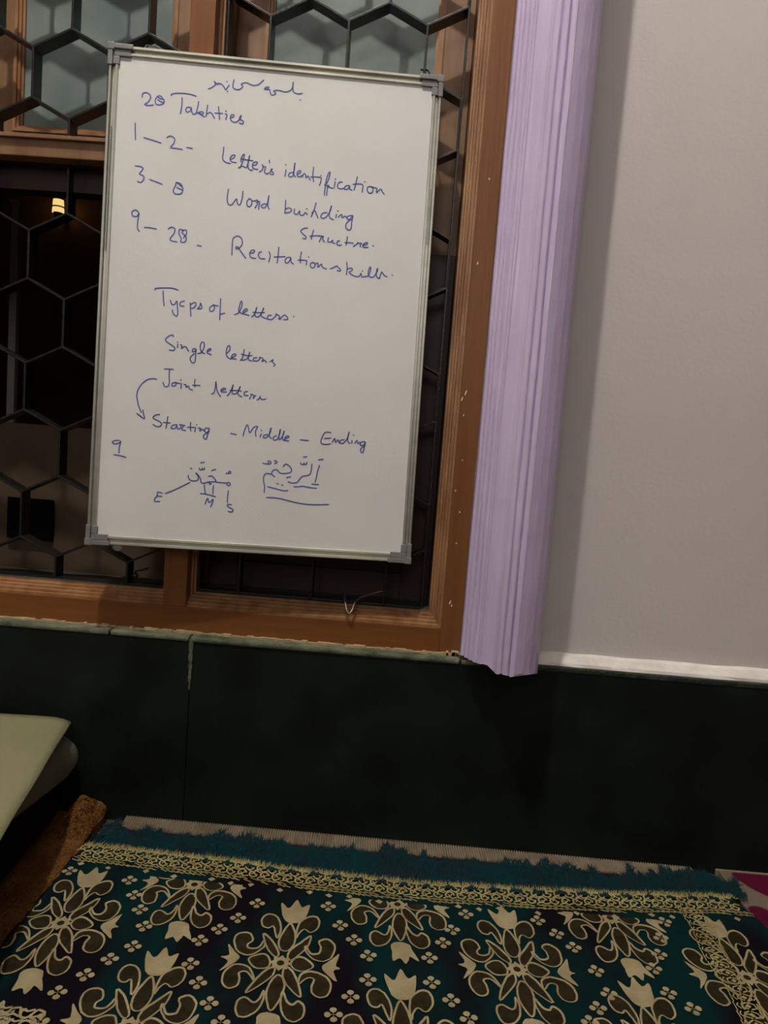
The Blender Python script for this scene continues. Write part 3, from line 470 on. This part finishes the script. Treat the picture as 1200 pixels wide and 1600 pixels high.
for k in range(2600):
    if k < 900: x = random.gauss(-.56, .022); y = random.uniform(-.13, -.038)
    else: x = random.uniform(-.62, -.53); y = random.uniform(-.62, -.05)
    x = min(x, -.540); z = hb(x, min(y, -.035)); a = random.uniform(0, 6.28); l = random.uniform(.004, .010)
    p = Vector((x, y, z)); q = p+Vector((math.cos(a)*l, min(math.sin(a)*l, -.001-y*.0), random.uniform(.001, .005))); s_ = Vector((-math.sin(a), math.cos(a), 0))*.0009
    if q.y > -.034: q.y = -.034
    bm.faces.new([bm.verts.new(v) for v in (p-s_, p+s_, q)])
tag(from_bm('shaggy_tufts', bm, ORANGE, br), kind='stuff')

# the patterned teal rug -------------------------------------------------------
RX0 = -.528
def xr(y): return .63+max(0, -.10-y)*.16+.012*math.sin(y*22)
def yb(x):     # upper edge of the straw-coloured border, wavy because the rug lies loosely
    P_ = [(-.6, -.152), (-.48, -.156), (-.3, -.164), (-.12, -.174), (.06, -.178), (.25, -.171), (.40, -.161), (.52, -.146), (.60, -.136), (.9, -.13)]
    for (a, u_), (b, v_) in zip(P_, P_[1:]):
        if x <= b: t = max(0, (x-a)/(b-a)); t = t*t*(3-2*t); return u_+(v_-u_)*t
    return -.12
def hr(x, y): return .0205+.0012*math.sin(x*11+1)*math.sin(y*13)+.0008*math.sin(x*5+y*7)
def rfn(x, y, l): return (x, y, hr(x, y)+l)
bm = bmesh.new(); G = []; nx, ny = 150, 110
for i in range(nx+1):
    u_ = i/nx; col_ = []
    for j in range(ny+1):
        y = -1.5+(1.5+.0)*0+((j/ny))*(1.5-.115); x = RX0+(xr(y)-RX0)*u_
        y2 = y + (0 if j < ny else .0)
        if i == 0: x += random.uniform(-.003, .002)
        col_.append(bm.verts.new((x, y2, hr(x, y2)+random.uniform(-.0005, .0005))))
    G.append(col_)
for i in range(nx):
    for j in range(ny): bm.faces.new((G[i][j], G[i+1][j], G[i+1][j+1], G[i][j+1]))
r = bmesh.ops.extrude_edge_only(bm, edges=[e for e in bm.edges if e.is_boundary])
for v in r['geom']:
    if isinstance(v, bmesh.types.BMVert): v.co.z = .0138
rug = tag(from_bm('patterned_rug', bm, RUGM), 'teal and black rug with cream floral medallions and a fringed straw border', 'rug')

# fringe: loose teal yarn from the border to the binding
bm = bmesh.new(); N_ = 120; A_ = []; B_ = []
def edge_y(x): return -.098+.010*math.sin(x*23+1.2)+.010*math.sin(x*57)+.026*max(0, math.sin(x*71+2*math.sin(x*13)))**5+.014*max(0, math.sin(x*163))**3+(.018 if x > .5 else 0)
for i in range(N_+1):
    x = RX0+.012+(.62-RX0)*i/N_; ye = edge_y(x)-.010
    A_.append([bm.verts.new((x+.020*t, (yb(x)-.012)*(1-t)+ye*t, hr(x, ye)+.0012+(.0016*math.sin(x*160+t*5))*(1-t)-.004*t*t)) for t in (0, .25, .5, .75, 1)])
for a, b in zip(A_, A_[1:]):
    for k in range(4): bm.faces.new((a[k], b[k], b[k+1], a[k+1]))
for k in range(15000):
    x = random.uniform(RX0+.01, .665); t = random.random()**.7; y = yb(x)*(1-t)+edge_y(x)*t-.004
    dense = .6+.4*math.sin(x*41)+.3*math.sin(x*97)
    l = random.uniform(.006, .016)*(1+.6*dense*t); a = random.gauss(.15, .45)
    p = Vector((x, y, hr(x, y)+.001)); q = p+Vector((math.sin(a)*l, math.cos(a)*l, random.uniform(-.001, .004)))
    q.z = max(q.z, .016); q.y = min(q.y, -.034)
    s_ = Vector((math.cos(a), -math.sin(a), 0))*random.uniform(.0006, .0014)
    bm.faces.new([bm.verts.new(v) for v in (p-s_, p+s_, q)])
tag(from_bm('fringe', bm, TEALM, rug), 'shaggy teal fringe', kind='stuff')

# woven motifs -----------------------------------------------------------------
def jit(p, s_): return [(x+random.uniform(-s_, s_), y+random.uniform(-s_, s_)) for x, y in p]
def fill(bm, pts, lift):
    vs = [bm.verts.new(rfn(x, y, lift)) for x, y in pts]
    for t in tessellate_polygon([[Vector((x, y, 0)) for x, y in pts]]):
        try: bm.faces.new([vs[k] for k in t])
        except ValueError: pass
def clip(bm, ylim):
    for co, no in (((0, ylim, 0), (0, 1, 0)), ((RX0+.003, 0, 0), (-1, 0, 0)), ((.665, 0, 0), (1, 0, 0))):
        bmesh.ops.bisect_plane(bm, geom=bm.verts[:]+bm.edges[:]+bm.faces[:], plane_co=co, plane_no=no, clear_outer=True)
def tr(l, c, rot=0, sc=1):
    pts = [(l[2*k]/1e4*sc, l[2*k+1]/1e4*sc) for k in range(len(l)//2)]
    ca, sa = math.cos(rot), math.sin(rot); return [(c[0]+x*ca-y*sa, c[1]+x*sa+y*ca) for x, y in pts]
def medallion(c, ylim, rot=0, sc=1, tulips=(0, 1, 2, 3)):
    b1 = bmesh.new(); star = []
    for k in range(16):
        a = k*math.pi/8+rot; rr = (.017 if k % 2 == 0 else .012)*sc; star.append((c[0]+rr*math.cos(a), c[1]+rr*math.sin(a)))
    hole = [(c[0]+.0055*math.cos(k*math.pi/8), c[1]+.0055*math.sin(k*math.pi/8)) for k in range(16)]
    A = [b1.verts.new(rfn(x, y, .0015)) for x, y in star]; B = [b1.verts.new(rfn(x, y, .0015)) for x, y in hole]
    for k in range(16): b1.faces.new((A[k], A[(k+1) % 16], B[(k+1) % 16], B[k]))
    f = b1.faces.new(B); f.material_index = 1
    clip(b1, ylim)
    if not len(b1.faces): bbox(b1, c[0], c[0]+.001, ylim-.001, ylim, .02, .021)
    md = from_bm('medallion', b1, CREAM, rug); md.data.materials.append(BROWNF)
    for l in MED['petals']+MED['scrolls']:
        p = jit(smooth_path(tr(l, c, rot, sc), True, 4), .00035); n = len(p); bp = bmesh.new(); O = []; I = []; ip = []
        for i in range(n):
            dx, dy = p[(i+1) % n][0]-p[i-1][0], p[(i+1) % n][1]-p[i-1][1]; q = math.hypot(dx, dy) or 1e-9; h = .00145
            x0, y0, x1, y1 = p[i][0]-dy/q*h, p[i][1]+dx/q*h, p[i][0]+dy/q*h, p[i][1]-dx/q*h
            O.append(bp.verts.new(rfn(x0, y0, .0016))); I.append(bp.verts.new(rfn(x1, y1, .0013))); ip.append((x1, y1, 0))
        area = sum(p[i-1][0]*p[i][1]-p[i][0]*p[i-1][1] for i in range(n))
        if area < 0: pass
        else: O, I = I, O; ip = [(v.co.x, v.co.y, 0) for v in I]
        for i in range(n): bp.faces.new((O[i], O[(i+1) % n], I[(i+1) % n], I[i]))
        for t in tessellate_polygon([[Vector(v) for v in ip]]):
            try: bp.faces.new([I[k] for k in t]).material_index = 1
            except ValueError: pass
        for v in I: v.co.z -= .0004
        clip(bp, ylim)
        if len(bp.faces) > 2:
            o = from_bm('petal', bp, CREAM, md); o.data.materials.append(BROWNF)
        else: bp.free()
    for k in tulips:
        p = tr(MED['tulips'][k], c, rot, sc); q = []
        for u_, v_ in zip(p, p[1:]+p[:1]): q += [u_, ((u_[0]+v_[0])/2, (u_[1]+v_[1])/2)]
        b3 = bmesh.new(); fill(b3, jit(smooth_path(p, True, 4), .0004), .0015); clip(b3, ylim)
        if len(b3.faces): from_bm('tulip_motif', b3, CREAM, md)
        else: b3.free()
meds = [(-.128, -.406, -.2), (-.469, -.369, -.185), (.219, -.371, -.21), (-.302, -.243, -.232), (.039, -.244, -.238), (.394, -.229, -.223),
        (-.298, -.545, -.2), (.050, -.545, -.2), (.385, -.512, -.2), (.568, -.345, -.20),
        (-.128, -.70, -.2), (-.469, -.67, -.2), (.215, -.68, -.2), (.56, -.65, -.2), (-.298, -.83, -.2), (.05, -.83, -.2), (.39, -.80, -.2)]
for i, (x, y, yl) in enumerate(meds):
    medallion((x, y), yl, random.uniform(-.05, .05), .97)
flow = [(-.516, -.239), (-.41, -.249), (-.388, -.286), (-.366, -.32), (-.346, -.357), (-.346, -.402), (-.368, -.432), (-.388, -.466), (-.41, -.501), (-.189, -.276), (-.211, -.316), (-.233, -.346), (-.255, -.375), (-.254, -.425), (-.233, -.46), (-.208, -.495), (-.185, -.525), (-.074, -.267), (-.05, -.312), (-.026, -.343), (-.002, -.375), (0.0, -.424), (-.022, -.459), (-.042, -.493), (.152, -.254), (.127, -.297), (.111, -.33), (.089, -.367), (.091, -.417), (.117, -.447), (.139, -.476), (.27, -.253), (.295, -.282), (.316, -.31), (.339, -.358), (.346, -.403), (.323, -.433), (.305, -.461), (.485, -.227), (.465, -.269), (.449, -.309), (.43, -.342), (.435, -.391), (.46, -.418)]
flow += [(x, y-.30) for x, y in flow if y > -.48]
fm = bmesh.new(); vc = fm.verts.new((0, 0, 0))
for k in range(4):
    a = k*math.pi/2+.15; loop = []
    for r_, w_ in ((.0036, .0006), (.0050, .0034), (.0080, .0050), (.0112, .0038)): loop.append((r_, -w_))
    loop += [(.0128, 0)]+[(r_, w_) for r_, w_ in ((.0112, .0038), (.0080, .0050), (.0050, .0034), (.0036, .0006))]
    vs = [fm.verts.new((x*math.cos(a)-y*math.sin(a), x*math.sin(a)+y*math.cos(a), 0)) for x, y in loop]
    fm.faces.new([vc]+vs)
fme = bpy.data.meshes.new('flower_motif'); fm.to_mesh(fme); fm.free(); fme.materials.append(CREAM)
flow = [q for q in flow if all(((q[0]-m_[0])/.088)**2+((q[1]-m_[1])/.098)**2 > .72 for m_ in meds)]
for x, y in flow:
    o = bpy.data.objects.new('flower_motif', fme); o.location = (x, y, hr(x, y)+.0019); o.rotation_euler = (0, 0, random.uniform(-.15, .15)); o.parent = rug; COL.objects.link(o)

# straw border: three rows of curled loops, slanting hatch below, frayed ends above
bm = bmesh.new(); Wb = .047
def P2(s_, v): return (s_, yb(s_)-v)
def bmap(l): return [P2(*q) for q in l]
x = RX0+.006; k = 0
while x < .636:
    for rrow, off in ((.0105, 0), (.0290, .010)):
        f = 1 if k % 2 else -1; c = x+off
        loop = [(c+.0088*math.cos(t)*(.80 if t < 4.6 else .35), rrow+f*.0085*math.sin(t)*(1 if t < 4.6 else .4)) for t in [q*.58 for q in range(10)]]
        ribbon(bm, jit(bmap(loop), .0006), .0031, rfn, False, .0014)
        ribbon(bm, jit(bmap([(c-.011, rrow-f*.0095), (c-.003, rrow-f*.0045), (c+.004, rrow-f*.0092), (c+.012, rrow-f*.006)]), .0006), .0030, rfn, False, .0015)
        ribbon(bm, jit(bmap([(c-.003, rrow+f*.001), (c+.001, rrow-f*.003), (c+.004, rrow+f*.002)]), .0006), .0026, rfn, False, .0016)
    x += .0200; k += 1
x = RX0
while x < .645:
    for v0, v1, dx in ((.0400, .0455, .015), (.0475, .0520, .013)):
        if random.random() < .9: ribbon(bm, jit(bmap([(x, v0), (x+dx*.5, (v0+v1)/2), (x+dx, v1)]), .0008), random.uniform(.0014, .0022), rfn, False, .0013)
    ribbon(bm, jit(bmap([(x, .001), (x+.004, .003), (x+.008, .001)]), .0006), .0024, rfn, False, .0013)
    x += .0098
for k in range(2600):
    x = random.uniform(RX0, .64); v = random.uniform(-.002, .006); l = random.uniform(.003, .012)*(1.5 if random.random() < .12 else 1); a = random.gauss(.1, .4)
    p = Vector(rfn(x, yb(x)-v, .001)); q = p+Vector((math.sin(a)*l, math.cos(a)*l, random.uniform(.001, .004))); s_ = Vector((math.cos(a), -math.sin(a), 0))*.0006
    bm.faces.new([bm.verts.new(v_) for v_ in (p-s_, p+s_, q)])
tag(from_bm('woven_border', bm, YELLOW, rug), 'frayed straw yellow border')
# lengthwise stripe near the right edge
bm = bmesh.new(); y = -.185; k = 0
while y > -.95:
    xc = .541+.003*math.sin(k*.7)
    for s_ in (-1, 1):
        ribbon(bm, jit([(xc+s_*.001, y), (xc+s_*.009, y-.004), (xc+s_*.010, y-.010), (xc+s_*.002, y-.013)], .0006), .0022, rfn, False, .0036)
        ribbon(bm, jit([(xc+s_*.012, y-.012), (xc+s_*.0165, y-.006), (xc+s_*.013, y-.001)], .0006), .0019, rfn, False, .0036)
        ribbon(bm, jit([(xc+s_*.0185, y), (xc+s_*.0185, y-.016)], .0006), .0016, rfn, False, .0030)
    vs = [(xc+.004*math.cos(t), y-.007+.004*math.sin(t)) for t in (0, 1.57, 3.14, 4.71)]; fill(bm, vs, .0037)
    y -= .0165; k += 1
tag(from_bm('woven_stripe', bm, YELLOW, rug), 'straw yellow lengthwise stripe')
# patch of the rug's other border showing at the near left
bm = bmesh.new(); k = 0; x = RX0+.004
while x < -.385:
    for r_ in range(4):
        c = x+(.008 if r_ % 2 else 0); y = -.537-.018*r_-.30*(x-RX0)*.15; f = 1 if (k+r_) % 2 else -1
        if c > -.40-.012*r_ and random.random() < .5: continue
        ribbon(bm, jit([(c+.0078*math.cos(t), y+f*.0076*math.sin(t)) for t in [q*.62 for q in range(8)]], .0009), .0036, rfn, False, .0036)
        ribbon(bm, jit([(c-.009, y-f*.007), (c, y-f*.003), (c+.009, y-f*.007)], .0009), .0034, rfn, False, .0038)
    x += .0155; k += 1
tag(from_bm('near_border', bm, CREAM, rug), 'cream near border', kind='stuff')
# short cream floats just below the border: small petals in the field
bm = bmesh.new(); x = RX0+.02; k = 0
while x < .63:
    y = yb(x)-.059-.004*(k % 2); fill(bm, jit([(x-.006, y), (x, y+.005), (x+.006, y), (x+.001, y-.006)], .001), .0014); x += random.choice((.034, .05, .065)); k += 1
from_bm('edge_petals', bm, CREAM, rug)

# ------------------------------------------------------------------ cushion pile at left
QUAD = [(-.602, -.062), (-1.35, -.045), (-1.22, -1.0), (-.392, -1.0)]
def qpt(u_, v_):   # u 0 = right edge, 1 = left; v 0 = wall side, 1 = near side
    a, b, c, d = [Vector((x, y, 0)) for x, y in QUAD]
    return a*(1-u_)*(1-v_)+b*u_*(1-v_)+c*u_*v_+d*(1-u_)*v_
def pad(name, M_, z0, z1, inset, puff, parent=None, n=36, pw=.5, off=0):
    bm = bmesh.new(); T = []; B = []
    for i in range(n+1):
        tr_, br_ = [], []
        for j in range(n+1):
            s_ = i/n; t = j/n
            s2 = .5-.5*math.cos(math.pi*s_); t2 = .5-.5*math.cos(math.pi*t)
            e = (min(1, math.sin(math.pi*s_)*1.9)**pw)*(min(1, math.sin(math.pi*t)*2.4)**pw)
            p = qpt(s2, t2); cen = qpt(.5, .5); p = p+(cen-p)*inset+Vector((off, 0, 0)); mid = z0+(z1-z0)*.42
            wv = .003*math.sin(p.x*31+p.y*17)+.002*math.sin(p.x*63-p.y*41)
            zt = mid+(z1-mid)*e+wv*e*puff; zb = mid-(mid-z0)*e
            tr_.append(bm.verts.new((p.x, p.y, zt)))
            br_.append(tr_[-1] if i in (0, n) or j in (0, n) else bm.verts.new((p.x, p.y, zb)))
        T.append(tr_); B.append(br_)
    for i in range(n):
        for j in range(n):
            bm.faces.new((T[i][j], T[i+1][j], T[i+1][j+1], T[i][j+1]))
            f = [B[i][j], B[i][j+1], B[i+1][j+1], B[i+1][j]]
            if len(set(f)) > 2 and any(a is not b for a, b in zip(f, (T[i][j], T[i][j+1], T[i+1][j+1], T[i+1][j]))):
                try: bm.faces.new(list(dict.fromkeys(f)))
                except ValueError: pass
    return from_bm(name, bm, M_, parent, True)
QUAD = [(-.612, -.075), (-1.3, -.075), (-1.2, -.95), (-.560, -.95)]
tag(pad('folded_blanket', DARKC, .0165, .082, 0, 1), 'dark folded blanket on the floor under the pale cushion', 'blanket')
QUAD = [(-.606, -.062), (-1.35, -.045), (-1.22, -.80), (-.69, -.80)]
cu = tag(pad('floor_cushion', CLOTHG, .080, .2040, -.040, 1, off=.0), 'thick olive grey floor cushion with a rounded edge, under the cream cloth', 'cushion')
QUAD = [(-.602, -.062), (-1.35, -.045), (-1.22, -1.0), (-.392, -1.0)]
bm = bmesh.new(); n = 50; G = []
for i in range(n+1):
    row = []
    for j in range(n+1):
        s_, t = i/n, j/n; p = qpt(s_, t)
        z = .2125+.0016*math.sin(p.x*26+p.y*9)+.0012*math.sin(p.y*33+p.x*8)
        if s_ < .03: z -= .006*(1-s_/.03)
        row.append(bm.verts.new((p.x, p.y, z)))
    G.append(row)
for i in range(n):
    for j in range(n): bm.faces.new((G[i][j], G[i+1][j], G[i+1][j+1], G[i][j+1]))
cl = from_bm('cream_cloth', bm, CLOTHC, None, True)
md = cl.modifiers.new('thick', 'SOLIDIFY'); md.thickness = .0022; md.offset = -1
tag(cl, 'cream cotton cloth spread over the top of the floor cushion', 'cloth')
